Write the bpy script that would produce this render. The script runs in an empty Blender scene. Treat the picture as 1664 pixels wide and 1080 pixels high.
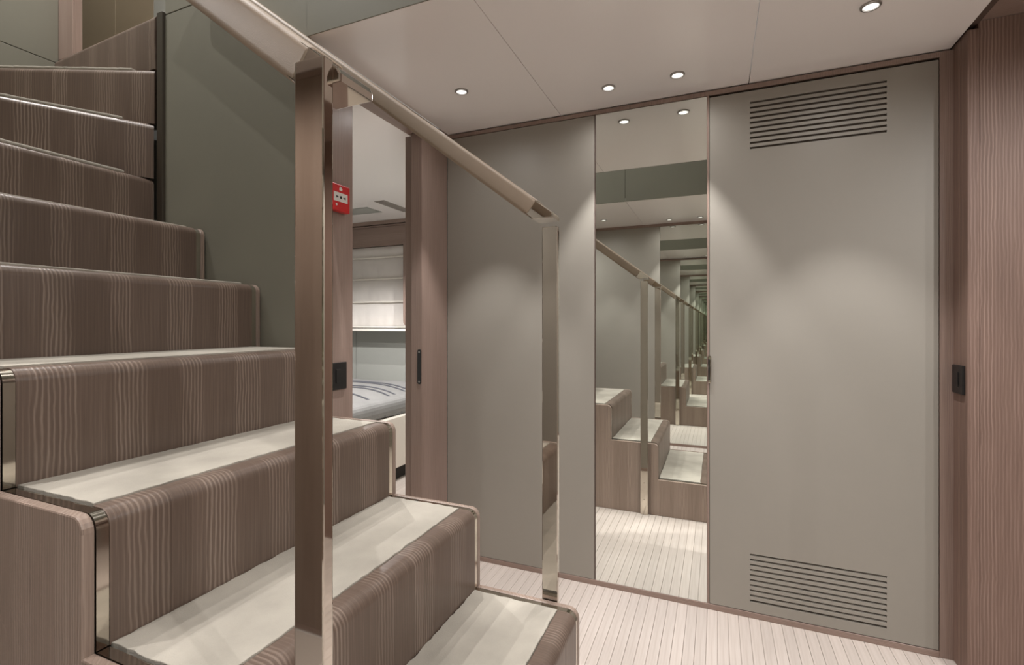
import bpy, bmesh, math, random
from mathutils import Vector, Matrix
random.seed(7)
S = bpy.context.scene
C = S.collection
PI = math.pi

# ------------------------------------------------------------------ camera
cam_d = bpy.data.cameras.new('camera')
cam = bpy.data.objects.new('camera', cam_d)
C.objects.link(cam)
cam_d.sensor_width = 36.0
cam_d.lens = 792.35 / 1664 * 36.0
cam_d.shift_y = -15.46 / 1664
cam_d.clip_start = 0.01
cam.location = (0, 0, 1.1565)
cam.rotation_euler = (PI / 2, 0, math.radians(22.8164))
S.camera = cam

# ------------------------------------------------------------------ world, exposure
w = bpy.data.worlds.new('world')
S.world = w
w.use_nodes = True
w.node_tree.nodes['Background'].inputs[0].default_value = (1, 0.95, 0.9, 1)
w.node_tree.nodes['Background'].inputs[1].default_value = 0.25
S.view_settings.view_transform = 'Standard'
S.view_settings.look = 'None'
S.view_settings.gamma = 1.0
S.view_settings.use_curve_mapping = False
S.view_settings.exposure = 0.76
cy = S.cycles
cy.max_bounces = 32
cy.diffuse_bounces = 8
cy.glossy_bounces = 32
cy.transmission_bounces = 8
cy.use_denoising = True
cy.sample_clamp_indirect = 6.0
cy.caustics_reflective = False
cy.caustics_refractive = False
LAMP_COL = (1.0, 0.972, 0.95)
HALL_W = 26.0        # hall downlights: beam
SPILL_W = 2.5       # and the wide spill of each
PASS_W = 21.0        # unseen fill lamps added in the passage right of the viewer
FILL_W = 22.0        # unseen fill lamps added over the walkway where the viewer stands
UP_W = 60.0          # deck above the stairwell
ROOM_W = 50.0        # cabin beyond the sliding door

# ------------------------------------------------------------------ materials
def new_mat(name):
    m = bpy.data.materials.new(name)
    m.use_nodes = True
    nt = m.node_tree
    return m, nt, nt.nodes['Principled BSDF']

def lk(nt, a, b):
    nt.links.new(a, b)

def node(nt, t, **kw):
    n = nt.nodes.new(t)
    for k, v in kw.items():
        setattr(n, k, v)
    return n

def mathn(nt, op, a, b=None, c=None):
    n = nt.nodes.new('ShaderNodeMath')
    n.operation = op
    for i, v in enumerate((a, b, c)):
        if v is None:
            continue
        if isinstance(v, (int, float)):
            n.inputs[i].default_value = v
        else:
            nt.links.new(v, n.inputs[i])
    return n.outputs[0]

def mat_plain(name, col, rough=0.5, metal=0.0, spec=0.5, var=0.0, vscale=3.0, bump=0.0, bscale=300.0, coat=0.0):
    m, nt, b = new_mat(name)
    b.inputs['Base Color'].default_value = (*col, 1)
    b.inputs['Roughness'].default_value = rough
    b.inputs['Metallic'].default_value = metal
    b.inputs['Specular IOR Level'].default_value = spec
    b.inputs['Coat Weight'].default_value = coat
    b.inputs['Coat Roughness'].default_value = 0.08
    tc = node(nt, 'ShaderNodeTexCoord')
    if var:
        n = node(nt, 'ShaderNodeTexNoise')
        n.inputs['Scale'].default_value = vscale
        n.inputs['Detail'].default_value = 5
        lk(nt, tc.outputs['Object'], n.inputs['Vector'])
        r = node(nt, 'ShaderNodeValToRGB')
        r.color_ramp.elements[0].position = 0.3
        r.color_ramp.elements[1].position = 0.7
        r.color_ramp.elements[0].color = (*[c * (1 - var) for c in col], 1)
        r.color_ramp.elements[1].color = (*[min(1, c * (1 + var)) for c in col], 1)
        lk(nt, n.outputs[0], r.inputs[0])
        lk(nt, r.outputs[0], b.inputs['Base Color'])
    if bump:
        n = node(nt, 'ShaderNodeTexNoise')
        n.inputs['Scale'].default_value = bscale
        n.inputs['Detail'].default_value = 3
        lk(nt, tc.outputs['Object'], n.inputs['Vector'])
        bp = node(nt, 'ShaderNodeBump')
        bp.inputs['Strength'].default_value = bump
        bp.inputs['Distance'].default_value = 0.002
        lk(nt, n.outputs[0], bp.inputs['Height'])
        lk(nt, bp.outputs[0], b.inputs['Normal'])
    return m

def mat_wood(name, dark, mid, light, rough=0.34, line=0.0088, strength=1.0, plain=0.06, wave=1.0):
    """brushed, striped oak veneer: UV u runs across the grain (metres), v along it"""
    m, nt, b = new_mat(name)
    uv = node(nt, 'ShaderNodeUVMap')
    uv.uv_map = 'grain'
    sp = node(nt, 'ShaderNodeSeparateXYZ')
    lk(nt, uv.outputs[0], sp.inputs[0])
    u, v = sp.outputs[0], sp.outputs[1]
    def noise(su, sv, det=3, off=0.0):
        cb = node(nt, 'ShaderNodeCombineXYZ')
        lk(nt, mathn(nt, 'MULTIPLY_ADD', u, su, off), cb.inputs[0])
        lk(nt, mathn(nt, 'MULTIPLY', v, sv), cb.inputs[1])
        n = node(nt, 'ShaderNodeTexNoise')
        n.inputs['Scale'].default_value = 1.0
        n.inputs['Detail'].default_value = det
        lk(nt, cb.outputs[0], n.inputs['Vector'])
        return n.outputs[0]
    # wavering stripes
    wob = mathn(nt, 'MULTIPLY', mathn(nt, 'SUBTRACT', noise(14, 7, 2), 0.5), 0.013 * wave)
    wob2 = mathn(nt, 'MULTIPLY', mathn(nt, 'SUBTRACT', noise(60, 26, 2, 9.0), 0.5), 0.004 * wave)
    uu = mathn(nt, 'ADD', mathn(nt, 'ADD', u, wob), wob2)
    stripe = mathn(nt, 'MULTIPLY_ADD', mathn(nt, 'SINE', mathn(nt, 'MULTIPLY', uu, 2 * PI / line)), 0.5, 0.5)
    stripe = mathn(nt, 'POWER', stripe, 1.8)
    # bands in which the stripes are strong
    jit = mathn(nt, 'MULTIPLY', mathn(nt, 'SUBTRACT', noise(6, 0.4, 1, 3.3), 0.5), 0.09)
    ph = mathn(nt, 'SINE', mathn(nt, 'MULTIPLY', mathn(nt, 'SUBTRACT', mathn(nt, 'ADD', u, jit), 0.48), 2 * PI / 0.143))
    bm_ = node(nt, 'ShaderNodeMapRange')
    bm_.inputs['From Min'].default_value = -0.05
    bm_.inputs['From Max'].default_value = 0.25
    lk(nt, ph, bm_.inputs['Value'])
    amp = mathn(nt, 'MULTIPLY_ADD', noise(4.3, 0.6, 1, 21.0), 1.5, 0.1)
    band = mathn(nt, 'MULTIPLY', mathn(nt, 'MULTIPLY_ADD', bm_.outputs[0], 1.0 - plain, plain), amp)
    fine = noise(420, 5, 4, 1.7)
    tone = noise(5, 0.8, 2, 5.1)
    fac = mathn(nt, 'MULTIPLY', mathn(nt, 'MULTIPLY', stripe, band), 0.62 * strength)
    fac = mathn(nt, 'ADD', fac, mathn(nt, 'MULTIPLY', mathn(nt, 'SUBTRACT', fine, 0.5), 0.55))
    fac = mathn(nt, 'ADD', fac, mathn(nt, 'MULTIPLY', mathn(nt, 'SUBTRACT', tone, 0.5), 0.35))
    fac = mathn(nt, 'ADD', fac, 0.34)
    r = node(nt, 'ShaderNodeValToRGB')
    e = r.color_ramp.elements
    e[0].position, e[0].color = 0.0, (*dark, 1)
    e[1].position, e[1].color = 1.0, (*light, 1)
    k = e.new(0.42)
    k.color = (*mid, 1)
    lk(nt, fac, r.inputs[0])
    lk(nt, r.outputs[0], b.inputs['Base Color'])
    b.inputs['Roughness'].default_value = rough
    b.inputs['Specular IOR Level'].default_value = 0.4
    bp = node(nt, 'ShaderNodeBump')
    bp.inputs['Strength'].default_value = 0.25
    bp.inputs['Distance'].default_value = 0.0015
    lk(nt, fac, bp.inputs['Height'])
    lk(nt, bp.outputs[0], b.inputs['Normal'])
    return m

def mat_plank():
    m, nt, b = new_mat('whitewashed plank')
    uv = node(nt, 'ShaderNodeUVMap')
    uv.uv_map = 'grain'
    mp = node(nt, 'ShaderNodeMapping')
    mp.inputs['Scale'].default_value = (160, 3.0, 1)
    lk(nt, uv.outputs[0], mp.inputs[0])
    n = node(nt, 'ShaderNodeTexNoise')
    n.inputs['Scale'].default_value = 1.0
    n.inputs['Detail'].default_value = 4
    lk(nt, mp.outputs[0], n.inputs['Vector'])
    r = node(nt, 'ShaderNodeValToRGB')
    r.color_ramp.elements[0].position = 0.25
    r.color_ramp.elements[1].position = 0.75
    r.color_ramp.elements[0].color = (0.47, 0.405, 0.36, 1)
    r.color_ramp.elements[1].color = (0.585, 0.522, 0.48, 1)
    lk(nt, n.outputs[0], r.inputs[0])
    oi = node(nt, 'ShaderNodeObjectInfo')
    mr = node(nt, 'ShaderNodeMapRange')
    mr.inputs['To Min'].default_value = 0.94
    mr.inputs['To Max'].default_value = 1.04
    lk(nt, oi.outputs['Random'], mr.inputs['Value'])
    hs = node(nt, 'ShaderNodeHueSaturation')
    lk(nt, mr.outputs[0], hs.inputs['Value'])
    lk(nt, r.outputs[0], hs.inputs['Color'])
    lk(nt, hs.outputs[0], b.inputs['Base Color'])
    b.inputs['Roughness'].default_value = 0.5
    return m

def mat_emit(name, col, strength):
    m, nt, b = new_mat(name)
    b.inputs['Base Color'].default_value = (0.8, 0.8, 0.8, 1)
    b.inputs['Emission Color'].default_value = (*col, 1)
    b.inputs['Emission Strength'].default_value = strength
    return m

WOOD = mat_wood('brushed oak veneer', (0.064, 0.043, 0.032), (0.130, 0.092, 0.072), (0.30, 0.235, 0.19), strength=0.66, plain=0.2)
WALLWOOD = mat_wood('brushed oak wall veneer', (0.100, 0.060, 0.047), (0.215, 0.140, 0.112), (0.44, 0.315, 0.265), line=0.0092, strength=0.55, plain=0.55, wave=0.8, rough=0.55)
FRAME = mat_wood('oak frame veneer', (0.158, 0.108, 0.090), (0.292, 0.212, 0.178), (0.45, 0.355, 0.31), line=0.0052, strength=0.4, plain=0.5, wave=0.5)
SIDEWOOD = mat_wood('oak side veneer', (0.125, 0.088, 0.070), (0.250, 0.186, 0.150), (0.41, 0.325, 0.272), line=0.0072, strength=0.6, plain=0.35, wave=0.7)
PANEL = mat_plain('grey green lacquer panel', (0.300, 0.280, 0.246), 0.46, var=0.03, vscale=1.5)
GREEN = mat_plain('olive grey leather wall', (0.215, 0.206, 0.166), 0.55, var=0.05, vscale=2.0, bump=0.08, bscale=500)
CEIL = mat_plain('satin ceiling lacquer', (0.93, 0.90, 0.885), 0.16, spec=0.5)
SUEDE = mat_plain('pale suede tread', (0.370, 0.342, 0.295), 0.95, spec=0.1, var=0.13, vscale=8.0, bump=0.5, bscale=380)
STEEL = mat_plain('polished steel', (0.60, 0.555, 0.50), 0.035, metal=1.0)
CHROME = mat_plain('polished strip', (0.60, 0.55, 0.48), 0.09, metal=1.0)
MIRROR = mat_plain('mirror glass', (0.89, 0.92, 0.885), 0.0, metal=1.0)
LEATHER = mat_plain('taupe rail leather', (0.295, 0.226, 0.166), 0.5, var=0.05, vscale=8, bump=0.15, bscale=700)
BLACK = mat_plain('black plastic', (0.012, 0.011, 0.011), 0.35)
DARK = mat_plain('dark bronze trim', (0.045, 0.036, 0.026), 0.4)
SHADOW = mat_plain('dark recess', (0.03, 0.026, 0.022), 0.9)
GAPWOOD = mat_plain('dark brown shadow gap', (0.10, 0.066, 0.052), 0.6)
RECESS = mat_plain('brown louvre backing', (0.13, 0.108, 0.09), 0.8)
SEALANT = mat_plain('seam sealant', (0.43, 0.375, 0.335), 0.8)
PLANK = mat_plank()
RED = mat_plain('red plastic', (0.56, 0.012, 0.014), 0.3)
WHITE = mat_plain('white plastic', (0.72, 0.70, 0.66), 0.5)
RING = mat_plain('brushed lamp ring', (0.42, 0.40, 0.38), 0.3, metal=1.0)
LENS = mat_emit('lamp lens', (1.0, 0.96, 0.90), 0.8)
OLIVE = mat_plain('olive brown landing panel', (0.30, 0.245, 0.17), 0.5)
CREAM = mat_plain('cream lacquer', (0.72, 0.66, 0.59), 0.45)
PALEWALL = mat_plain('pale cabin panel', (0.35, 0.355, 0.33), 0.5)
LINEN = mat_plain('white linen', (0.225, 0.222, 0.217), 0.9, var=0.08, vscale=9, bump=0.4, bscale=60)
PIPING = mat_plain('slate blue piping', (0.085, 0.086, 0.10), 0.8)
BLIND = mat_plain('grey blind fabric', (0.70, 0.665, 0.635), 0.9, var=0.05, vscale=5, bump=0.2, bscale=250)
BLINDROD = mat_plain('pale blind batten', (0.78, 0.74, 0.68), 0.7)
LEDGE = mat_plain('white ledge', (0.78, 0.74, 0.68), 0.5)

# ------------------------------------------------------------------ mesh helpers
def set_uv(me, grain, across=None):
    g = Vector(grain).normalized()
    uvl = me.uv_layers.new(name='grain')
    for p in me.polygons:
        n = p.normal
        if across is not None:
            a = Vector(across).normalized()
            for li in p.loop_indices:
                co = me.vertices[me.loops[li].vertex_index].co
                # distance along the profile stands in for v
                uvl.data[li].uv = (co.dot(a), co.z - co.cross(a).length * 0.15)
            continue
        a = n.cross(g)
        if a.length < 0.3:
            a = g.orthogonal()
        a.normalize()
        # keep the sign stable so that neighbours line up
        if (abs(a.x) > 0.5 and a.x < 0) or (abs(a.x) <= 0.5 and a.y < 0):
            a = -a
        for li in p.loop_indices:
            co = me.vertices[me.loops[li].vertex_index].co
            uvl.data[li].uv = (co.dot(a), co.dot(g))

def link(name, me, mat, parent=None):
    o = bpy.data.objects.new(name, me)
    if mat is not None and not me.materials:
        me.materials.append(mat)
    C.objects.link(o)
    if parent is not None:
        o.parent = parent
    return o

def finish(name, bm, mat, parent=None, grain=(0, 0, 1), across=None, smooth=False):
    bmesh.ops.recalc_face_normals(bm, faces=bm.faces)
    me = bpy.data.meshes.new(name)
    bm.to_mesh(me)
    bm.free()
    me.update()
    set_uv(me, grain, across)
    if smooth:
        for p in me.polygons:
            p.use_smooth = True
        me.set_sharp_from_angle(angle=math.radians(35))
    return link(name, me, mat, parent)

def bm_box(bm, x0, x1, y0, y1, z0, z1):
    vs = [bm.verts.new(c) for c in ((x0, y0, z0), (x1, y0, z0), (x1, y1, z0), (x0, y1, z0), (x0, y0, z1), (x1, y0, z1), (x1, y1, z1), (x0, y1, z1))]
    for f in ((0, 3, 2, 1), (4, 5, 6, 7), (0, 1, 5, 4), (1, 2, 6, 5), (2, 3, 7, 6), (3, 0, 4, 7)):
        bm.faces.new([vs[i] for i in f])

def box(name, b, mat, parent=None, bevel=0.0, grain=(0, 0, 1), seg=1):
    bm = bmesh.new()
    bm_box(bm, *b)
    if bevel:
        bmesh.ops.bevel(bm, geom=list(bm.edges), offset=bevel, segments=seg, affect='EDGES', profile=0.5)
    return finish(name, bm, mat, parent, grain, smooth=False)

def prism(name, poly, axis, a0, a1, mat, parent=None, grain=(0, 0, 1), across=None, bevel=0.0, seg=2, smooth=False, mtx=None):
    """extrude a 2-D outline: axis 'y' uses (x, z), 'z' uses (x, y), 'x' uses (y, z)"""
    bm = bmesh.new()
    def mk(p, a):
        c = {'y': (p[0], a, p[1]), 'z': (p[0], p[1], a), 'x': (a, p[0], p[1])}[axis]
        return bm.verts.new(mtx @ Vector(c) if mtx else c)
    v0 = [mk(p, a0) for p in poly]
    v1 = [mk(p, a1) for p in poly]
    f0 = bm.faces.new(v0)
    f1 = bm.faces.new(v1[::-1])
    n = len(poly)
    for i in range(n):
        bm.faces.new((v0[i], v0[(i + 1) % n], v1[(i + 1) % n], v1[i]))
    if bevel:
        bmesh.ops.recalc_face_normals(bm, faces=bm.faces)
        bmesh.ops.bevel(bm, geom=list(set(f0.edges) | set(f1.edges)), offset=bevel, segments=seg, affect='EDGES', profile=0.5)
    big = [f for f in bm.faces if len(f.verts) > 4]
    if big:
        bmesh.ops.triangulate(bm, faces=big)
    return finish(name, bm, mat, parent, grain, across, smooth)

def lathe(name, prof, mat, parent=None, seg=24, loc=(0, 0, 0)):
    """prof: (radius, z) from the axis outwards"""
    bm = bmesh.new()
    rings = []
    for r, z in prof:
        if r < 1e-6:
            rings.append([bm.verts.new((loc[0], loc[1], loc[2] + z))])
        else:
            rings.append([bm.verts.new((loc[0] + r * math.cos(2 * PI * k / seg), loc[1] + r * math.sin(2 * PI * k / seg), loc[2] + z)) for k in range(seg)])
    for a, b in zip(rings, rings[1:]):
        for k in range(seg):
            q = (k + 1) % seg
            if len(a) == 1 and len(b) == 1:
                continue
            if len(a) == 1:
                bm.faces.new((a[0], b[k], b[q]))
            elif len(b) == 1:
                bm.faces.new((a[k], a[q], b[0]))
            else:
                bm.faces.new((a[k], a[q], b[q], b[k]))
    return finish(name, bm, mat, parent, smooth=True)

def empty(name, loc, label=None, cat=None, group=None, kind=None):
    o = bpy.data.objects.new(name, None)
    o.empty_display_size = 0.1
    C.objects.link(o)
    o.location = loc
    return tag(o, label, cat, group, kind)

def tag(o, label=None, cat=None, group=None, kind=None):
    if label: o['label'] = label
    if cat: o['category'] = cat
    if group: o['group'] = group
    if kind: o['kind'] = kind
    return o

def struct(name, label, cat):
    return empty(name, (0, 0, 0), label, cat, kind='structure')

# ------------------------------------------------------------------ key dimensions
H = 2.10                       # hall ceiling
YW = 2.126                     # mirror wall
XE = -1.246                    # end wall with the cabin doorway
YP = 1.222                     # partition between stairs and cabin
YB = -0.57                     # wall behind the viewer
XR = 0.747                     # right hand return
RISE, GO, X2 = 0.2147, 0.2831, -0.3247
def sx(i): return X2 - (i - 2) * GO
def sz(i): return i * RISE
DECK = 11 * RISE

# ------------------------------------------------------------------ floor
fl = struct('floor', 'pale whitewashed strip plank floor of the hall and cabin', 'floor')
box('subfloor', (-4.2, 2.4, YB, 3.8, -0.06, -0.004), SEALANT, fl)
PW = 0.0377
x = 0.001
k0 = int((-1.246 - 0.001) / PW) - 1
hall = None
for k in range(-33, 63):
    xx = 0.001 + k * PW
    if hall is None:
        hall = box('plank', (0.0005, PW - 0.0005, YB, YW + 0.02, -0.012, 0.0), PLANK, fl, 0.0009, (0, 1, 0))
        o = hall
    else:
        o = hall.copy()
        C.objects.link(o)
    o.location = (xx, 0, 0)
cab = None
for k in range(-62, -33):
    xx = 0.001 + k * PW
    if cab is None:
        cab = box('plank', (0.0005, PW - 0.0005, 1.30, 3.78, -0.012, 0.0), PLANK, fl, 0.0009, (0, 1, 0))
        o = cab
    else:
        o = cab.copy()
        C.objects.link(o)
    o.location = (xx, 0, 0)

# ------------------------------------------------------------------ ceilings
ce = struct('ceiling', 'satin beige ceiling panels with fine seams', 'ceiling')
G = 0.0012
for a, b in ((XE, -0.655), (-0.655, 0.115), (0.115, 0.742)):
    box('panel', (a + G, b - G, YP, YW + 0.03, H, H + 0.03), CEIL, ce, 0.0008)
for a, b in ((-1.425, -0.655), (-0.655, 0.115), (0.115, 0.742)):
    box('panel', (a + G, b - G, YB, 0.41, H, H + 0.03), CEIL, ce, 0.0008)
box('panel', (0.115 + G, 0.742 - G, 0.41 + G, YP - G, H, H + 0.03), CEIL, ce, 0.0008)
box('panel', (-2.80, -1.425 - G, YB, 0.374, H, H + 0.03), CEIL, ce, 0.0008)
so = struct('trim_1', 'oak veneered soffit over the right hand passage', 'soffit')
box('board', (XR, 2.4, YB, 2.04, 2.132, 2.16), FRAME, so, 0.001, (1, 0, 0))
box('shadow_gap', (0.7425, XR + 0.03, YB, YW, 2.122, 2.17), GAPWOOD, so)

# ------------------------------------------------------------------ far wall with mirror and louvred door
wf = struct('wall_far', 'grey green lacquered panel left of the tall mirror', 'wall')
box('substrate', (XE - 0.06, 0.80, YW + 0.020, YW + 0.06, 0, H + 0.05), SHADOW, wf)
box('wall_panel', (XE + 0.0002, -0.500, YW, YW + 0.018, 0.024, 2.073), PANEL, wf, 0.0012)
box('top_rail', (XE, XR, YW + 0.001, YW + 0.019, 2.076, H - 0.006), FRAME, wf, 0.0008, (0, 0, 1))
box('stile', (-0.0375, -0.0295, YW + 0.0015, YW + 0.02, 0.022, 2.076), FRAME, wf, 0.0008)
box('stile', (-0.4995, -0.4955, YW + 0.003, YW + 0.02, 0.022, 2.076), GAPWOOD, wf)
box('stile', (0.709, XR + 0.01, YW + 0.0015, YW + 0.02, 0.0, 2.0765), FRAME, wf, 0.0008)
bs = box('baseboard_far', (XE, 0.7085, YW - 0.001, YW + 0.02, 0.0, 0.0225), FRAME, None, 0.001, (1, 0, 0))
tag(bs, 'low brown oak skirting under mirror and louvred door', 'skirting', kind='structure')

mi = empty('mirror', (-0.266, YW, 0.022), 'tall frameless wall mirror beside the louvred grey door', 'mirror')
def rel(o, par):
    o.matrix_parent_inverse = Matrix.Translation(-Vector(par.location))
    return o
rel(box('glass', (-0.4945, -0.0382, YW + 0.002, YW + 0.008, 0.0235, 2.073), MIRROR, mi), mi)
rel(box('backing', (-0.4945, -0.0382, YW + 0.0085, YW + 0.019, 0.0235, 2.073), DARK, mi), mi)

dr = struct('door_2', 'grey green lacquered door with louvred vents top and bottom', 'door')
DX0, DX1, DZ0, DZ1 = -0.0278, 0.706, 0.0255, 2.066
VX0, VX1 = 0.119, 0.559
V1 = (1.838, 2.024)
V2 = (0.064, 0.252)
def dbox(n, b, m=PANEL, bev=0.0): return box(n, b, m, dr, bev)
# leaf: one slab with two rectangular openings for the louvres
bm = bmesh.new()
xs = [DX0, VX0, VX1, DX1]
zs = [DZ0, V2[0], V2[1], V1[0], V1[1], DZ1]
for i in range(3):
    for j in range(5):
        if i == 1 and j in (1, 3):
            continue
        bm_box(bm, xs[i], xs[i + 1], YW, YW + 0.018, zs[j], zs[j + 1])
bmesh.ops.remove_doubles(bm, verts=bm.verts, dist=1e-5)
inner = [f for f in bm.faces if any(abs(f.calc_center_median()[0] - v) < 1e-6 for v in xs[1:3]) or any(abs(f.calc_center_median()[2] - v) < 1e-6 for v in zs[1:5])]
# drop the internal faces shared by two cells
seen = {}
for f in bm.faces:
    seen.setdefault(tuple(round(c, 5) for c in f.calc_center_median()), []).append(f)
dead = [f for fs in seen.values() if len(fs) > 1 for f in fs]
bmesh.ops.delete(bm, geom=dead, context='FACES_ONLY')
finish('leaf', bm, PANEL, dr)
for z0, z1 in (V1, V2):
    box('vent_recess', (VX0, VX1, YW + 0.0088, YW + 0.0120, z0, z1), RECESS, dr)
    slot = 0.0080
    sh = (z1 - z0 - 10 * slot) / 9.0
    sl = None
    for k in range(9):
        zc = z0 + slot + k * (sh + slot) + sh / 2
        o = prism('slat', [(YW + 0.0003, -sh / 2), (YW + 0.0003, sh / 2), (YW + 0.0085, sh / 2 + 0.002), (YW + 0.0085, -sh / 2 + 0.002)], 'x', VX0, VX1, PANEL, dr) if sl is None else sl.copy()
        if sl is not None:
            C.objects.link(o)
        sl = o
        o.location = (0, 0, zc)
lp = box('latch_pull', (-0.0345, -0.0225, YW - 0.007, YW + 0.001, 0.914, 1.024), STEEL, dr, 0.0025, seg=2)
box('finger_slot', (-0.0335, -0.0265, YW - 0.0078, YW - 0.006, 0.925, 1.010), BLACK, lp, 0.0005)

# ------------------------------------------------------------------ right hand portal
wr = struct('wall_right', 'striped oak portal and wall at the right edge', 'wall')
box('casing', (XR, 0.7775, 2.028, YW + 0.03, 0, 2.106), WALLWOOD, wr, 0.003, seg=2)
box('face_board', (0.7778, 2.4, 2.036, YW + 0.03, 0, 2.131), WALLWOOD, wr, 0.001)
box('side_board', (2.36, 2.4, YB, 2.035, 0, 2.131), PANEL, wr, 0.001)

# ------------------------------------------------------------------ end wall with sliding door
we = struct('wall_end', 'oak framed doorway to the cabin beside the stairs', 'wall')
box('jamb', (-1.33, XE, YP + 0.042, 1.438, 0, H), FRAME, we, 0.002, seg=2)
box('header', (-1.33, XE, 1.438, YW + 0.03, 2.035, H), FRAME, we, 0.001, (0, 1, 0))
box('pocket_wall', (-1.36, -1.315, 1.93, YW + 0.03, 0, 2.035), FRAME, we, 0.001)
d1 = struct('door_1', 'oak sliding door pushed open beside the grey panel', 'door')
box('leaf', (-1.3065, XE - 0.001, 1.900, YW + 0.0, 0.006, 2.033), FRAME, d1, 0.002, seg=2)
def pill(bx, bz, hw, hh, n=10):
    out = []
    for k in range(n + 1):
        t = PI * k / n
        out.append((bx + hw * math.cos(t), bz + hh - hw + hw * math.sin(t)))
    for k in range(n + 1):
        t = PI + PI * k / n
        out.append((bx + hw * math.cos(t), bz - hh + hw + hw * math.sin(t)))
    return out
pl = prism('edge_pull', pill(-1.2605, 0.955, 0.0095, 0.080), 'y', 1.8965, 1.9005, BLACK, d1)
for dz in (0.068, -0.068):
    lathe('screw', [(0, 0.0), (0.0042, 0.0), (0.0045, -0.001), (0.0045, -0.002)], RING, pl, 12).matrix_local = Matrix.Translation((-1.2605, 1.8960, 0.955 + dz)) @ Matrix.Rotation(PI / 2, 4, 'X')

# ------------------------------------------------------------------ partition and stairwell walls
wp = struct('wall_stair', 'olive grey leather partition beside the upper steps', 'wall')
TOP = 4.2
box('wall_panel', (-1.974, XE, YP, YP + 0.04, 0.0, 2.3495), GREEN, wp, 0.0012)
box('wall_panel', (-1.974, XE - 0.0012, YP, YP + 0.04, 2.3525, TOP), GREEN, wp, 0.0012)
box('wall_panel', (XE + 0.0012, 0.115, YP - 0.0035, YP - 0.0003, H + 0.0004, TOP), GREEN, wp, 0.0008)
box('core', (-1.974, 0.115, YP + 0.041, YP + 0.06, H + 0.04, TOP), SHADOW, wp)
box('corner_trim', (-2.010, -1.975, YP - 0.010, YP + 0.04, 0.9, 2.362), DARK, wp, 0.002)
wl = struct('wall_left', 'olive grey panelled wall at the head of the stairs', 'wall')
box('wall_panel', (-2.84, -2.80, -0.57, 1.262, 0.0, 2.3495), GREEN, wl, 0.0012)
box('wall_panel', (-2.84, -2.80, -0.57, 1.262, 2.3525, TOP), GREEN, wl, 0.0012)
wn = struct('wall_near', 'olive grey wall and fascia on the near side of the stairwell', 'wall')
box('wall_panel', (-2.80, -1.30, 0.375, 0.41, 0.0, TOP), GREEN, wn, 0.0012)
box('wall_panel', (-1.298, -0.6612, 0.4103, 0.4135, H + 0.0004, TOP), GREEN, wn, 0.0012)
box('wall_panel', (-0.6588, 0.115, 0.4103, 0.4135, H + 0.0004, TOP), GREEN, wn, 0.0012)
box('wall_panel', (0.1155, 0.118, 0.4136, YP - 0.004, H + 0.0004, TOP), GREEN, wn, 0.0008)
box('core', (-2.80, 0.16, 0.375, 0.4098, H + 0.031, TOP), SHADOW, wn)
box('core', (0.1185, 0.16, 0.411, YP + 0.04, H + 0.031, TOP), SHADOW, wn)
wb = struct('wall_back', 'grey green lacquered panels behind the viewer', 'wall')
box('wall_panel', (-2.80, -1.262, YB - 0.018, YB, 0.024, 2.073), SIDEWOOD, wb, 0.0012)
box('wall_panel', (-1.258, -0.502, YB - 0.018, YB, 0.024, 2.073), PANEL, wb, 0.0012)
box('wall_panel', (-0.030, 0.706, YB - 0.018, YB, 0.024, 2.073), PANEL, wb, 0.0012)
box('wall_panel', (0.710, 2.4, YB - 0.018, YB, 0.024, 2.0735), PANEL, wb, 0.0012)
box('top_rail', (-2.80, 2.4, YB - 0.019, YB - 0.001, 2.0745, H), FRAME, wb)
box('bottom_rail', (-2.80, 2.4, YB - 0.019, YB + 0.001, 0.0, 0.0225), FRAME, wb, 0, (1, 0, 0))
box('substrate', (-2.84, 2.4, YB - 0.06, YB - 0.020, 0, H + 0.06), SHADOW, wb)
mb = empty('mirror', (-0.266, YB, 0.022), 'mirror on the opposite wall, seen only inside the tall mirror', 'mirror')
rel(box('glass', (-0.500, -0.034, YB - 0.010, YB - 0.004, 0.0235, 2.073), MIRROR, mb), mb)
rel(box('backing', (-0.500, -0.034, YB - 0.019, YB - 0.0105, 0.0235, 2.073), DARK, mb), mb)

# upper deck seen over the top step
ud = struct('wall_upper', 'olive and pale panels of the upper landing', 'wall')
UX = [-4.6, -3.284, -2.928, -2.55, -1.90]
for a, b in zip(UX, UX[1:]):
    box('wall_panel', (a + 0.001, b - 0.001, 1.75, 1.78, DECK, TOP), PALEWALL if b > -2.9 else OLIVE, ud, 0.001)
box('jamb', (-2.84, -2.69, 1.263, 1.302, DECK + 0.004, TOP), FRAME, ud, 0.003)
box('deck', (-4.6, -1.976, 1.31, 1.78, 2.14, DECK - 0.012), CREAM, ud)
box('end_board', (-4.64, -4.6, 1.0, 1.78, DECK - 0.2, TOP), GREEN, ud)
box('front_board', (-4.6, -2.84, 1.20, 1.24, DECK - 0.2, TOP), GREEN, ud)
uc = struct('ceiling_upper', 'upper deck ceiling above the stairwell', 'ceiling')
box('panel', (-4.64, 0.16, 0.36, 1.80, TOP, TOP + 0.03), CEIL, uc)

# ------------------------------------------------------------------ staircase
st = empty('staircase', (sx(1), 0.82, 0), 'oak clad winding staircase with pale suede treads and steel strips', 'staircase')
YN0, YN1 = 0.467, 1.185        # wood riser between the strips
NR = 0.026                     # nosing radius
LIP = 0.048
def riser_profile(h, back=0.02):
    p = [(0, 0), (0, h - NR)]
    for k in range(1, 7):
        t = PI / 2 * k / 6
        p.append((NR - NR * math.cos(t), h - NR + NR * math.sin(t)))
    p += [(LIP, h), (LIP, h - 0.022), (back, h - 0.034), (back, 0)]
    return p

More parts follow.
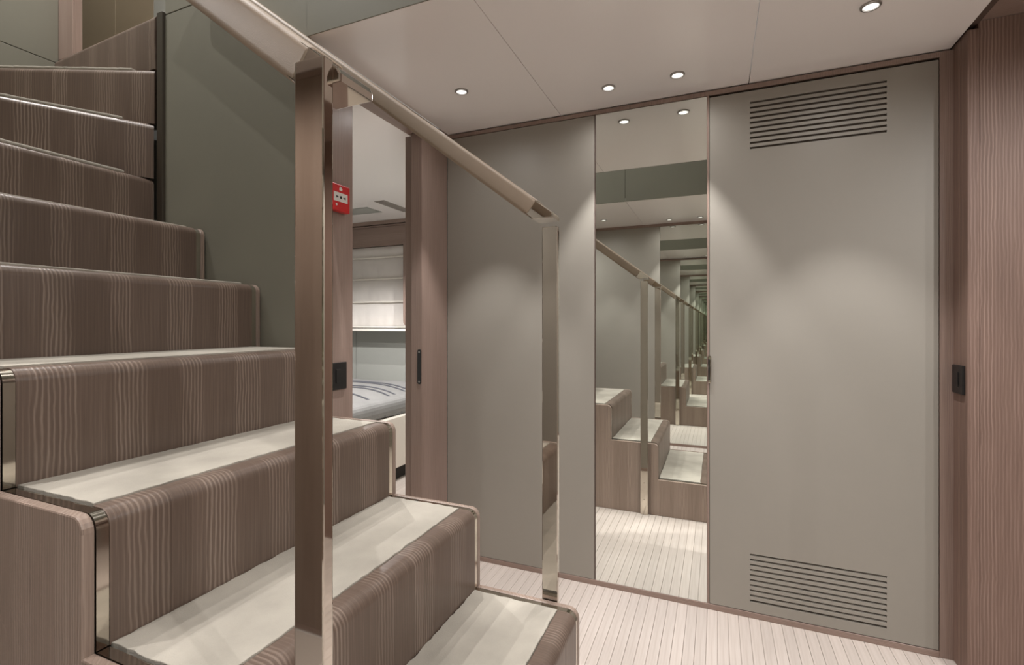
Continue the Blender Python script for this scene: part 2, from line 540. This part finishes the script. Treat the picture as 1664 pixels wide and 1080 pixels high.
def frame(ox, oy, oz, dx, dy):
    """local a-axis goes back into the step, local y runs along the riser from the start point"""
    along = Vector((dx, dy, 0)).normalized()
    back = Vector((along.y, -along.x, 0))
    return Matrix(((back.x, along.x, 0, ox), (back.y, along.y, 0, oy), (0, 0, 1, oz), (0, 0, 0, 1)))

def strip_profile(h, run):
    t = 0.006
    off = 0.0012
    r = NR
    outer = [(off, 0.0), (off, h - r)]
    for k in range(1, 7):
        a = PI / 2 * k / 6
        outer.append((off + r - r * math.cos(a), h - r - off + r * math.sin(a)))
    outer += [(run, h - off)]
    inner = [(run, h - off - t), (off + r, h - off - t)]
    for k in range(1, 7):
        a = PI / 2 * (1 - k / 6)
        inner.append((off + r - (r - t) * math.cos(a), h - r - off + (r - t) * math.sin(a)))
    inner += [(off + t, 0.0)]
    return outer + inner

INV = Matrix.Translation(-Vector(st.location))
def under(o, par=None):
    if par is None:
        o.parent = st
        o.matrix_parent_inverse = INV
    else:
        o.parent = par
    return o

def rough_pad(name, poly, z0, z1, parent, bev=0.003):
    """suede pad with slightly ragged edges"""
    pts = []
    rnd = random.Random(len(name) + int(poly[0][0] * 1000))
    for (ax, ay), (bx, by) in zip(poly, poly[1:] + poly[:1]):
        L = math.hypot(bx - ax, by - ay)
        n = max(1, int(L / 0.013))
        nx, ny = (by - ay) / L, -(bx - ax) / L
        for k in range(n):
            j = rnd.uniform(-0.0030, 0.0008) if k else 0
            pts.append((ax + (bx - ax) * k / n + nx * j, ay + (by - ay) * k / n + ny * j))
    o = prism(name, pts, 'z', z0, z1, SUEDE, None, bevel=bev, seg=2)
    return under(o, parent)

for i in range(1, 9):
    m = frame(sx(i), YN0, sz(i - 1), 0, 1)
    # along +Y, back must be -X
    m = Matrix(((-1, 0, 0, sx(i)), (0, 1, 0, 0), (0, 0, 1, sz(i - 1)), (0, 0, 0, 1)))
    r_ = under(prism('step', riser_profile(RISE), 'y', YN0 + 0.0003, (YN1 - 0.0003 if i < 8 else 1.2105), WOOD, None, across=(0, 1, 0), smooth=True, mtx=m))
    run = GO
    if i < 8:
        for y0, y1 in ((0.4495, YN0), (YN1, 1.2005)):
            under(prism('trim_strip', strip_profile(RISE, GO + 0.002), 'y', y0, y1, CHROME, None, smooth=True, mtx=m), r_)
        xa, xb = sx(i) - LIP + 0.0005, sx(i + 1) + 0.0005
        rough_pad('tread_pad', [(xa, YN0 + 0.002), (xa, YN1 - 0.003), (xb, YN1 - 0.003), (xb, YN0 + 0.002)], sz(i) - 0.012, sz(i) + (0.0035 if i < 6 else 0.0075), r_, 0.0012 if i < 6 else 0.003)
        under(box('tread_board', (xb - 0.02, xa + 0.002, YN0, YN1, sz(i) - 0.035, sz(i) - 0.013), DARK, None), r_)
    else:
        rough_pad('tread_pad', [(sx(8) - 0.014, YN1 - 0.07), (sx(8) - 0.014, 0.45), (-2.50, 0.45)], sz(8) - 0.005, sz(8) + 0.009, r_, 0.005)

# winders turn about the end of the partition
PVX, PVY = -2.016, 1.2105
def winder(i, ang, length, pad):
    d = Vector((-math.sin(ang), -math.cos(ang), 0))      # runs from pivot towards the wall
    back = Vector((-d.y * -1, 0, 0))
    back = Vector((d.y, -d.x, 0))                          # away from the climber
    m = Matrix(((back.x, d.x, 0, PVX), (back.y, d.y, 0, PVY), (0, 0, 1, sz(i - 1)), (0, 0, 0, 1)))
    o = under(prism('step', riser_profile(RISE), 'y', 0.004, length, WOOD, None, across=(d.x, d.y, 0), smooth=True, mtx=m))
    rough_pad('tread_pad', pad, sz(i) - 0.005, sz(i) + 0.009, o, 0.005) if i < 11 else rough_pad('tread_pad', pad, sz(i) - 0.002, sz(i) + 0.003, o, 0.001)
    return o
A9, A10, A11 = math.radians(31.6), math.radians(65.0), math.radians(92.5)
def raypt(a, t, off=0.0):
    return (PVX - math.sin(a) * t - math.cos(a) * off, PVY - math.cos(a) * t + math.sin(a) * off)
def hitx(a): return (-2.797 - PVX) / -math.sin(a)
t9 = (PVY - 0.412) / math.cos(A9)
winder(9, A9, t9 - 0.01, [raypt(A9, 0.10, 0.014), raypt(A9, t9 - 0.09, 0.014), (-2.79, 0.45), raypt(A10, hitx(A10) - 0.03, 0.002), raypt(A10, 0.12, 0.002)])
winder(10, A10, hitx(A10) - 0.03, [raypt(A10, 0.10, 0.014), raypt(A10, hitx(A10) - 0.05, 0.014), (-2.79, PVY + 0.02), (PVX - 0.10, PVY - 0.005)])
s11 = winder(11, A11, hitx(A11) - 0.003, [(PVX - 0.02, PVY + 0.05), (-2.78, PVY + 0.085), (-2.78, PVY + 0.097), (PVX - 0.02, PVY + 0.098)])

# stepped side panels
def side_poly(n_last, xend):
    pts = [(sx(1) - 0.0005, 0.0)]
    r = NR
    for i in range(1, n_last + 1):
        X = sx(i)
        pts.append((X, sz(i) - r))
        for k in range(1, 6):
            t = PI / 2 * k / 5
            pts.append((X - r + r * math.cos(t), sz(i) - r + r * math.sin(t)))
        nx = sx(i + 1) if i < n_last else xend
        pts.append((nx, sz(i)))
    pts.append((xend, 0.0))
    return pts
for nm, y0, y1 in (('side_panel', 0.4300, 0.4475), ('side_panel', 1.2015, 1.2180)):
    under(prism(nm, side_poly(7, -1.974), 'y', y0, y1, SIDEWOOD, None, bevel=0.003, seg=2, grain=(0, 0, 1)))

# ------------------------------------------------------------------ handrails
RS = 0.766
RT = 0.0470          # rail thickness
def ztop(x): return 1.472 + RS * (-0.4257 - x)
def handrail(label, yr0, yr1, yb0, yb1, xb0, xb1, ztop_post, screws):
    h = empty('handrail', ((xb0 + xb1) / 2, (yb0 + yb1) / 2, 0), label, 'handrail', 'stair handrails')
    inv = Matrix.Translation(-Vector(h.location))
    def ch(o, p=None):
        o.parent = p or h
        if p is None:
            o.matrix_parent_inverse = inv
        return o
    ch(box('post', (xb0, xb1, yb0, yb1, 0.0, ztop_post), STEEL, None, 0.0018, seg=2))
    # leather covered rail: rounded section swept along the slope
    nrm = Vector((RS, 0, 1)).normalized()          # perpendicular to the rail, upwards
    thick, wid, rr = RT, yr1 - yr0, 0.010
    sec = []
    for cx, cz, a0 in ((1, 1, 0), (-1, 1, 90), (-1, -1, 180), (1, -1, 270)):
        for k in range(5):
            t = math.radians(a0 + 90 * k / 4)
            sec.append((cx * (wid / 2 - rr) + rr * math.cos(t), cz * (thick / 2 - rr) + rr * math.sin(t)))
    def ring(bm, x, shrink=1.0):
        cz = ztop(x) - RT / 2 * math.sqrt(1 + RS * RS)
        c = Vector((x, (yr0 + yr1) / 2, cz))
        return [bm.verts.new(c + Vector((0, a * shrink, 0)) + nrm * (b * shrink)) for a, b in sec]
    bm = bmesh.new()
    xs_ = [-0.440, -0.4415] + [-0.45 - 0.115 * k for k in range(0, 12)]
    rings = [ring(bm, xx, 0.94 if k == 0 else 1.0) for k, xx in enumerate(xs_)]
    for a, b in zip(rings, rings[1:]):
        for k in range(len(a)):
            q = (k + 1) % len(a)
            bm.faces.new((a[k], a[q], b[q], b[k]))
    bm.faces.new(rings[0])
    bm.faces.new(rings[-1][::-1])
    rail = ch(finish('rail', bm, LEATHER, None, (1, 0, -RS), smooth=True))
    # stitched seam under the rail
    bm = bmesh.new()
    yc = (yr0 + yr1) / 2
    pa = Vector((-0.445, yc, ztop(-0.445) - RT * math.sqrt(1 + RS * RS)))
    pb = Vector((-1.70, yc, ztop(-1.70) - RT * math.sqrt(1 + RS * RS)))
    vs = []
    for p_ in (pa, pb):
        vs.append([bm.verts.new(p_ + Vector((0, s * 0.0012, 0)) + nrm * q) for s, q in ((-1, 0.001), (1, 0.001), (1, -0.0008), (-1, -0.0008))])
    for k in range(4):
        bm.faces.new((vs[0][k], vs[0][(k + 1) % 4], vs[1][(k + 1) % 4], vs[1][k]))
    bm.faces.new(vs[0]); bm.faces.new(vs[1][::-1])
    ch(finish('seam', bm, DARK, None, (1, 0, -RS)), rail)
    # polished steel end that tapers to the post
    xtip = -0.3835
    zb = 1.424
    e = 0.003
    nx = nrm.x * RT
    poly = [(-0.441, ztop(-0.441) - e), (xtip - 0.003, ztop(xtip - 0.003) - e), (xtip, ztop(xtip) - e - 0.004), (xtip, zb), (xtip - 0.055, zb - 0.001), (-0.441 - nx * 0.92, ztop(-0.441) - nrm.z * RT + 0.002)]
    ch(prism('end_cap', poly, 'y', yr0 + 0.002, yr1 - 0.002, STEEL, None, bevel=0.0025, seg=3))
    if screws:
        for dz in (0.09, 0.19):
            s = lathe('screw', [(0, 0.0016), (0.004, 0.0016), (0.0052, 0.0008), (0.0055, 0)], CHROME, None, 14)
            s.matrix_world = Matrix.Translation(((xb0 + xb1) / 2, yb1 if screws > 0 else yb0, dz)) @ Matrix.Rotation(-PI / 2 * screws, 4, 'X')
            s.parent = h
            s.matrix_parent_inverse = inv
    # foot plate on the side of the stairs
    f0, f1 = (yb1, yb1 + 0.0012) if screws > 0 else (yb0 - 0.0012, yb0)
    ch(box('foot_plate', (xb0, xb1, f0, f1, 0.001, 0.262), CHROME, None, 0.0004))
    return h
handrail('leather covered handrail with wide steel post nearest the viewer', 0.420, 0.481, 0.4080, 0.4230, -0.436, -0.3935, 1.448, -1)
handrail('leather covered handrail with slim steel post on the cabin side', 1.172, 1.236, 1.2205, 1.2355, -0.4275, -0.3845, 1.41, 1)

# ------------------------------------------------------------------ downlights
def downlight(x, y, z, watts, label, cone=62, r=0.027, group='recessed ceiling downlights', lit=True, name='downlight', blend=0.45, spill=0.0, sblend=1.0):
    d = empty(name, (x, y, z), label, 'downlight', group)
    ringp = [(r, -0.0035), (r - 0.0015, -0.0055), (r - 0.006, -0.006), (r - 0.0065, -0.003), (r - 0.0075, 0.0015), (r, 0.0015), (r, -0.0035)]
    lathe('ring', ringp, RING, d, 28)
    lathe('lens', [(0, -0.0032), (r - 0.007, -0.0030), (r - 0.007, 0.0010), (0, 0.0010)], LENS, d, 24)
    if lit:
        L = bpy.data.lights.new('downlight_lamp', 'SPOT')
        L.energy = watts
        L.color = LAMP_COL
        L.spot_size = math.radians(cone)
        L.spot_blend = blend
        L.shadow_soft_size = 0.006
        lo = bpy.data.objects.new('lamp', L)
        C.objects.link(lo)
        lo.parent = d
        lo.location = (0, 0, -0.010)
        if spill:
            L2 = bpy.data.lights.new('downlight_spill', 'SPOT')
            L2.energy = spill
            L2.color = LAMP_COL
            L2.spot_size = math.radians(172)
            L2.spot_blend = sblend
            L2.shadow_soft_size = 0.006
            l2 = bpy.data.objects.new('lamp', L2)
            C.objects.link(l2)
            l2.parent = d
            l2.location = (0, 0, -0.010)
    return d
for (lx, ly), lab in zip(((-0.959, 1.75), (-0.401, 1.951), (-0.139, 1.951), (0.421, 1.75)),
        ('recessed downlight by the handrail, leftmost in the hall ceiling', 'recessed downlight above the left edge of the tall mirror',
         'recessed downlight above the right edge of the tall mirror', 'recessed downlight in front of the louvred door, at the top')):
    downlight(lx, ly, H, HALL_W, lab, spill=SPILL_W)
for lx, ly in ((-0.959, -0.194), (-0.401, -0.395), (-0.139, -0.395), (0.421, -0.194)):
    downlight(lx, ly, H, HALL_W * 0.6, 'recessed downlight behind the viewer, number %s along the back wall from the stairs' % {-0.959: 'one', -0.401: 'two', -0.139: 'three', 0.421: 'four'}[lx], group='downlights behind the viewer', spill=SPILL_W)
for lx, ly in ((0.45, 0.12), (-1.45, -0.10)):  # unseen lamps added to light the far wall and steps evenly
    downlight(lx, ly, H, FILL_W * 0.2, 'added wide fill lamp in the walkway ceiling ' + ('right of the viewer' if lx > 0 else 'left of the viewer'), cone=80, group='added walkway fill lamps', spill=FILL_W)
for lx, ly in ((1.25, 1.15), (1.25, -0.05), (1.9, 0.6)):  # out-of-view lamps added as soft fill on risers and oak wall
    downlight(lx, ly, 2.132, PASS_W * 0.4, 'added passage fill lamp ' + {1.15: 'beside the striped oak wall', -0.05: 'behind the viewer on the right', 0.6: 'farthest to the right of the stairs'}[ly], cone=70, group='added passage fill lamps', spill=PASS_W, sblend=0.6)
for lx, ly in ((-2.62, 0.75), (-1.85, 0.82), (-0.25, 0.82)):
    downlight(lx, ly, TOP, UP_W * {-2.62: 1.5, -1.85: 1.0, -0.25: 1.25}[lx], 'recessed downlight high above ' + {-2.62: 'the turning steps', -1.85: 'the upper straight steps', -0.25: 'the foot of the stairs'}[lx], cone=100, group='downlights above the stairwell')
downlight(-2.72, 1.50, TOP, UP_W * 0.9, 'recessed downlight above the upper landing', cone=120)

# ------------------------------------------------------------------ switches and call point
def switch_x(label, xf, s, y0, y1, z0, z1):
    """plate on a wall facing s along x"""
    o = empty('light_switch', (xf, (y0 + y1) / 2, (z0 + z1) / 2), label, 'switch', 'black light switches')
    def b(n, x0, x1, ya, yb, za, zb, bev, par=None):
        q = box(n, (min(x0, x1), max(x0, x1), ya, yb, za, zb), BLACK, None, bev)
        q.parent = par or o
        if par is None:
            q.matrix_parent_inverse = Matrix.Translation(-Vector(o.location))
        return q
    b('plate', xf, xf + s * 0.008, y0, y1, z0, z1, 0.0015)
    w_, h_ = y1 - y0, z1 - z0
    b('rocker', xf + s * 0.007, xf + s * 0.0105, y0 + w_ * 0.36, y1 - w_ * 0.36, z0 + h_ * 0.24, z1 - h_ * 0.24, 0.0008)
    return o
switch_x('black square light switch below the red call point', XE, 1, 1.312, 1.3985, 0.920, 1.016)
switch_x('black light switch in the corner right of the louvred door', XR, -1, 2.041, 2.117, 0.921, 1.016)

cp = empty('fire_call_point', (XE, 1.352, 1.597), 'red manual fire alarm call point on the oak door jamb', 'fire alarm')
def cpart(n, o, par=None):
    o.name = n
    o.parent = par or cp
    if par is None:
        o.matrix_parent_inverse = Matrix.Translation(-Vector(cp.location))
    return o
body = cpart('housing', box('housing', (XE, XE + 0.022, 1.305, 1.399, 1.549, 1.645), RED, None, 0.004, seg=2))
cpart('window', box('window', (XE + 0.0215, XE + 0.0232, 1.3165, 1.3855, 1.583, 1.6145), WHITE, None, 0.0006), None)
def disc(name, y, z, r, mat, xx=XE + 0.0233, n=14, pts=None):
    pts = pts or [(y + r * math.cos(2 * PI * k / n), z + r * math.sin(2 * PI * k / n)) for k in range(n)]
    return cpart(name, prism(name, pts, 'x', xx - 0.0006, xx + 0.0004, mat))
disc('dot', 1.351, 1.5985, 0.0052, BLACK)
disc('arrow', 0, 0, 0, BLACK, pts=[(1.328, 1.6030), (1.3415, 1.5985), (1.328, 1.5940)])
disc('arrow', 0, 0, 0, BLACK, pts=[(1.374, 1.6030), (1.374, 1.5940), (1.3605, 1.5985)])
disc('flame_mark', 0, 0, 0, WHITE, XE + 0.0222, pts=[(1.344, 1.6225), (1.358, 1.6225), (1.359, 1.629), (1.354, 1.635), (1.351, 1.630), (1.3475, 1.637), (1.344, 1.629)])
disc('key_mark', 1.331, 1.571, 0.0042, WHITE, XE + 0.0222)

# ------------------------------------------------------------------ cabin beyond the doorway
CY = 3.76
cw = struct('wall_cabin', 'pale panelled cabin walls seen through the doorway', 'wall')
box('back_panel', (-4.2, -3.22, CY, CY + 0.03, 0.6, 1.08), PALEWALL, cw, 0.0015)
box('back_panel', (-3.216, -2.0, CY, CY + 0.03, 0.6, 1.08), PALEWALL, cw, 0.0015)
box('back_panel', (-2.0, -1.28, CY, CY + 0.03, 0.0, 2.1), PALEWALL, cw, 0.0015)
box('low_panel', (-4.2, -2.004, CY - 0.004, CY + 0.03, 0.0, 0.597), PALEWALL, cw, 0.0015)
box('window_board', (-4.2, -2.0, CY + 0.02, CY + 0.05, 1.08, 2.1), SHADOW, cw)
box('side_panel', (-4.23, -4.2, 1.27, CY, 0, 2.1), PALEWALL, cw)
box('front_panel', (-4.2, -1.331, 1.264, 1.29, 0, 2.1), PALEWALL, cw)
box('right_panel', (-1.36, -1.30, 2.157, CY, 0, 2.1), PALEWALL, cw)
cc = struct('ceiling_cabin', 'white cabin ceiling with a grille and a hatch', 'ceiling')
box('panel', (-4.2, XE - 0.061, 1.29, CY, 2.1, 2.13), CEIL, cc)
gr = empty('air_grille', (-2.405, 3.26, 2.1), 'narrow grey air grille in the cabin ceiling', 'grille')
gi = Matrix.Translation(-Vector(gr.location))
def gch(o):
    o.parent = gr
    o.matrix_parent_inverse = gi
    return o
GREY = mat_plain('grey grille', (0.30, 0.27, 0.245), 0.5)
HATCH = mat_plain('grey green hatch', (0.36, 0.37, 0.345), 0.4)
gch(box('frame', (-2.452, -2.358, 3.07, 3.45, 2.0965, 2.0995), GREY))
for k in range(5):
    gch(box('slat', (-2.444 + k * 0.0165, -2.432 + k * 0.0165, 3.08, 3.44, 2.0925, 2.097), GREY))
ht = empty('ceiling_hatch', (-2.78, 3.3, 2.1), 'grey square hatch in the cabin ceiling', 'hatch')
for n, b in (('frame', (-2.95, -2.625, 3.20, 3.395, 2.0972, 2.0998)), ('lid', (-2.94, -2.635, 3.21, 3.385, 2.0945, 2.0975))):
    o = box(n, b, HATCH, None, 0.001)
    o.parent = ht
    o.matrix_parent_inverse = Matrix.Translation(-Vector(ht.location))

va = empty('pelmet', (-3.3, CY, 1.88), 'dark oak pelmet with stepped cornice above the cabin blind', 'pelmet')
def vch(o):
    o.parent = va
    o.matrix_parent_inverse = Matrix.Translation(-Vector(va.location))
    return o
vch(box('board', (-4.19, -2.01, 3.70, CY - 0.002, 1.872, 2.048), FRAME, None, 0.001, (1, 0, 0)))
vch(box('cornice', (-4.19, -2.01, 3.672, CY - 0.002, 2.068, 2.099), FRAME, None, 0.001, (1, 0, 0)))
vch(box('cornice', (-4.19, -2.01, 3.690, CY - 0.002, 2.050, 2.062), FRAME, None, 0.001, (1, 0, 0)))
cl = prism('window_cheek', [(-2.56, 1.868)] + [(-2.56 + 0.05 - 0.05 * math.cos(PI / 2 * k / 6), 1.175 - 0.05 * math.sin(PI / 2 * k / 6)) for k in range(7)] + [(-2.42, 1.125), (-2.42, 1.868)], 'y', 3.60, 3.698, FRAME, None, bevel=0.002)
tag(cl, 'oak cheek with rounded foot beside the cabin blind', 'window trim')
bl = empty('roman_blind', (-3.4, 3.72, 1.1), 'grey roman blind with pale battens in the cabin window', 'blind')
def bch(o, p=None):
    o.parent = p or bl
    if p is None:
        o.matrix_parent_inverse = Matrix.Translation(-Vector(bl.location))
    return o
zz = [1.868, 1.765, 1.565, 1.352, 1.118]
for k, (zt, zb_) in enumerate(zip(zz, zz[1:])):
    bm = bmesh.new()
    n = 60
    front, backv = [], []
    for j in range(n + 1):
        xx = -4.18 + 1.612 * j / n
        rowf, rowb = [], []
        for q in range(5):
            z_ = zt + (zb_ + 0.006 - zt) * q / 4
            wv = 0.004 * math.sin(j * 1.7 + k) * (q / 4) + 0.003 * math.sin(j * 0.6 + 2 * k)
            y_ = 3.728 - 0.016 * math.sin(PI * q / 4) - wv
            rowf.append(bm.verts.new((xx, y_, z_)))
            rowb.append(bm.verts.new((xx, y_ + 0.004, z_)))
        front.append(rowf)
        backv.append(rowb)
    for j in range(n):
        for q in range(4):
            bm.faces.new((front[j][q], front[j + 1][q], front[j + 1][q + 1], front[j][q + 1]))
            bm.faces.new((backv[j][q], backv[j][q + 1], backv[j + 1][q + 1], backv[j + 1][q]))
    f = bch(finish('fold', bm, BLIND, None, (1, 0, 0), smooth=True))
    bch(box('batten', (-4.18, -2.568, 3.704, 3.716, zb_ - 0.006, zb_ + 0.008), BLINDROD, None, 0.002), f)
le = box('window_ledge', (-4.19, -2.01, 3.60, CY - 0.002, 1.083, 1.104), LEDGE, None, 0.002)
tag(le, 'white ledge under the cabin blind', 'ledge')

bd = empty('bed', (-3.0, 3.0, 0), 'cream bed base with white mattress in the cabin', 'bed')
def dch(o):
    o.parent = bd
    o.matrix_parent_inverse = Matrix.Translation(-Vector(bd.location))
    return o
BX = -2.15
dch(box('base', (-4.15, BX, 2.2, 3.745, 0.10, 0.47), CREAM, None, 0.004))
dch(box('plinth', (-4.15, BX - 0.045, 2.26, 3.745, 0.0, 0.10), SHADOW, None))
dch(box('mattress', (-4.13, BX - 0.03, 2.25, 3.735, 0.472, 0.60), LINEN, None, 0.05, seg=4))
# striped quilt draped over the mattress
def quilt_pt(u, v):
    """u: 0..1 along x towards the open side and down over it; v: 0..1 along y"""
    y = 2.23 + 1.44 * v
    L = 2.02
    s = u * L
    xe = BX - 0.04
    rx, rz = 0.46, 0.165
    ztop_ = 0.645 + 0.006 * math.sin(v * 19) * math.sin(u * 13)
    flat = (xe - rx + 4.12)
    if s < flat:
        xq, zq = -4.12 + s, ztop_
    else:
        a = (s - flat) / (L - flat) * PI / 2
        xq, zq = xe - rx + rx * math.sin(a), ztop_ - rz * (1 - math.cos(a))
    ye = min(v, 1 - v)
    zq -= 0.05 * max(0, 1 - ye / 0.06) ** 2
    return Vector((xq, y, max(zq, 0.476)))
bm = bmesh.new()
NU, NV = 70, 50
grid = [[bm.verts.new(quilt_pt(a / NU, b / NV)) for b in range(NV + 1)] for a in range(NU + 1)]
for a in range(NU):
    for b in range(NV):
        bm.faces.new((grid[a][b], grid[a + 1][b], grid[a + 1][b + 1], grid[a][b + 1]))
qt = finish('quilt', bm, LINEN, None, (1, 0, 0), smooth=True)
tag(qt, 'white quilt with slate blue piped lines on the cabin bed', 'quilt')
for v in (0.44, 0.58, 0.64, 0.76, 0.80):
    bm = bmesh.new()
    prev = None
    for a in range(NU + 1):
        p_ = quilt_pt(a / NU, v)
        rg = [bm.verts.new(p_ + Vector((0, 0.008 * math.cos(t), 0.003 + 0.006 * math.sin(t)))) for t in (0, PI / 3, 2 * PI / 3, PI, 4 * PI / 3, 5 * PI / 3)]
        if prev:
            for k in range(6):
                bm.faces.new((prev[k], prev[(k + 1) % 6], rg[(k + 1) % 6], rg[k]))
        prev = rg
    finish('piping', bm, PIPING, qt, (1, 0, 0), smooth=True)
for lx, ly in ((-2.0, 2.2), (-2.9, 2.6), (-1.75, 3.1)):
    downlight(lx, ly, 2.1, ROOM_W, 'recessed downlight in the cabin ceiling ' + {-2.0: 'just inside the doorway', -2.9: 'over the bed', -1.75: 'at the foot of the bed'}[lx], cone=130, group='cabin downlights')
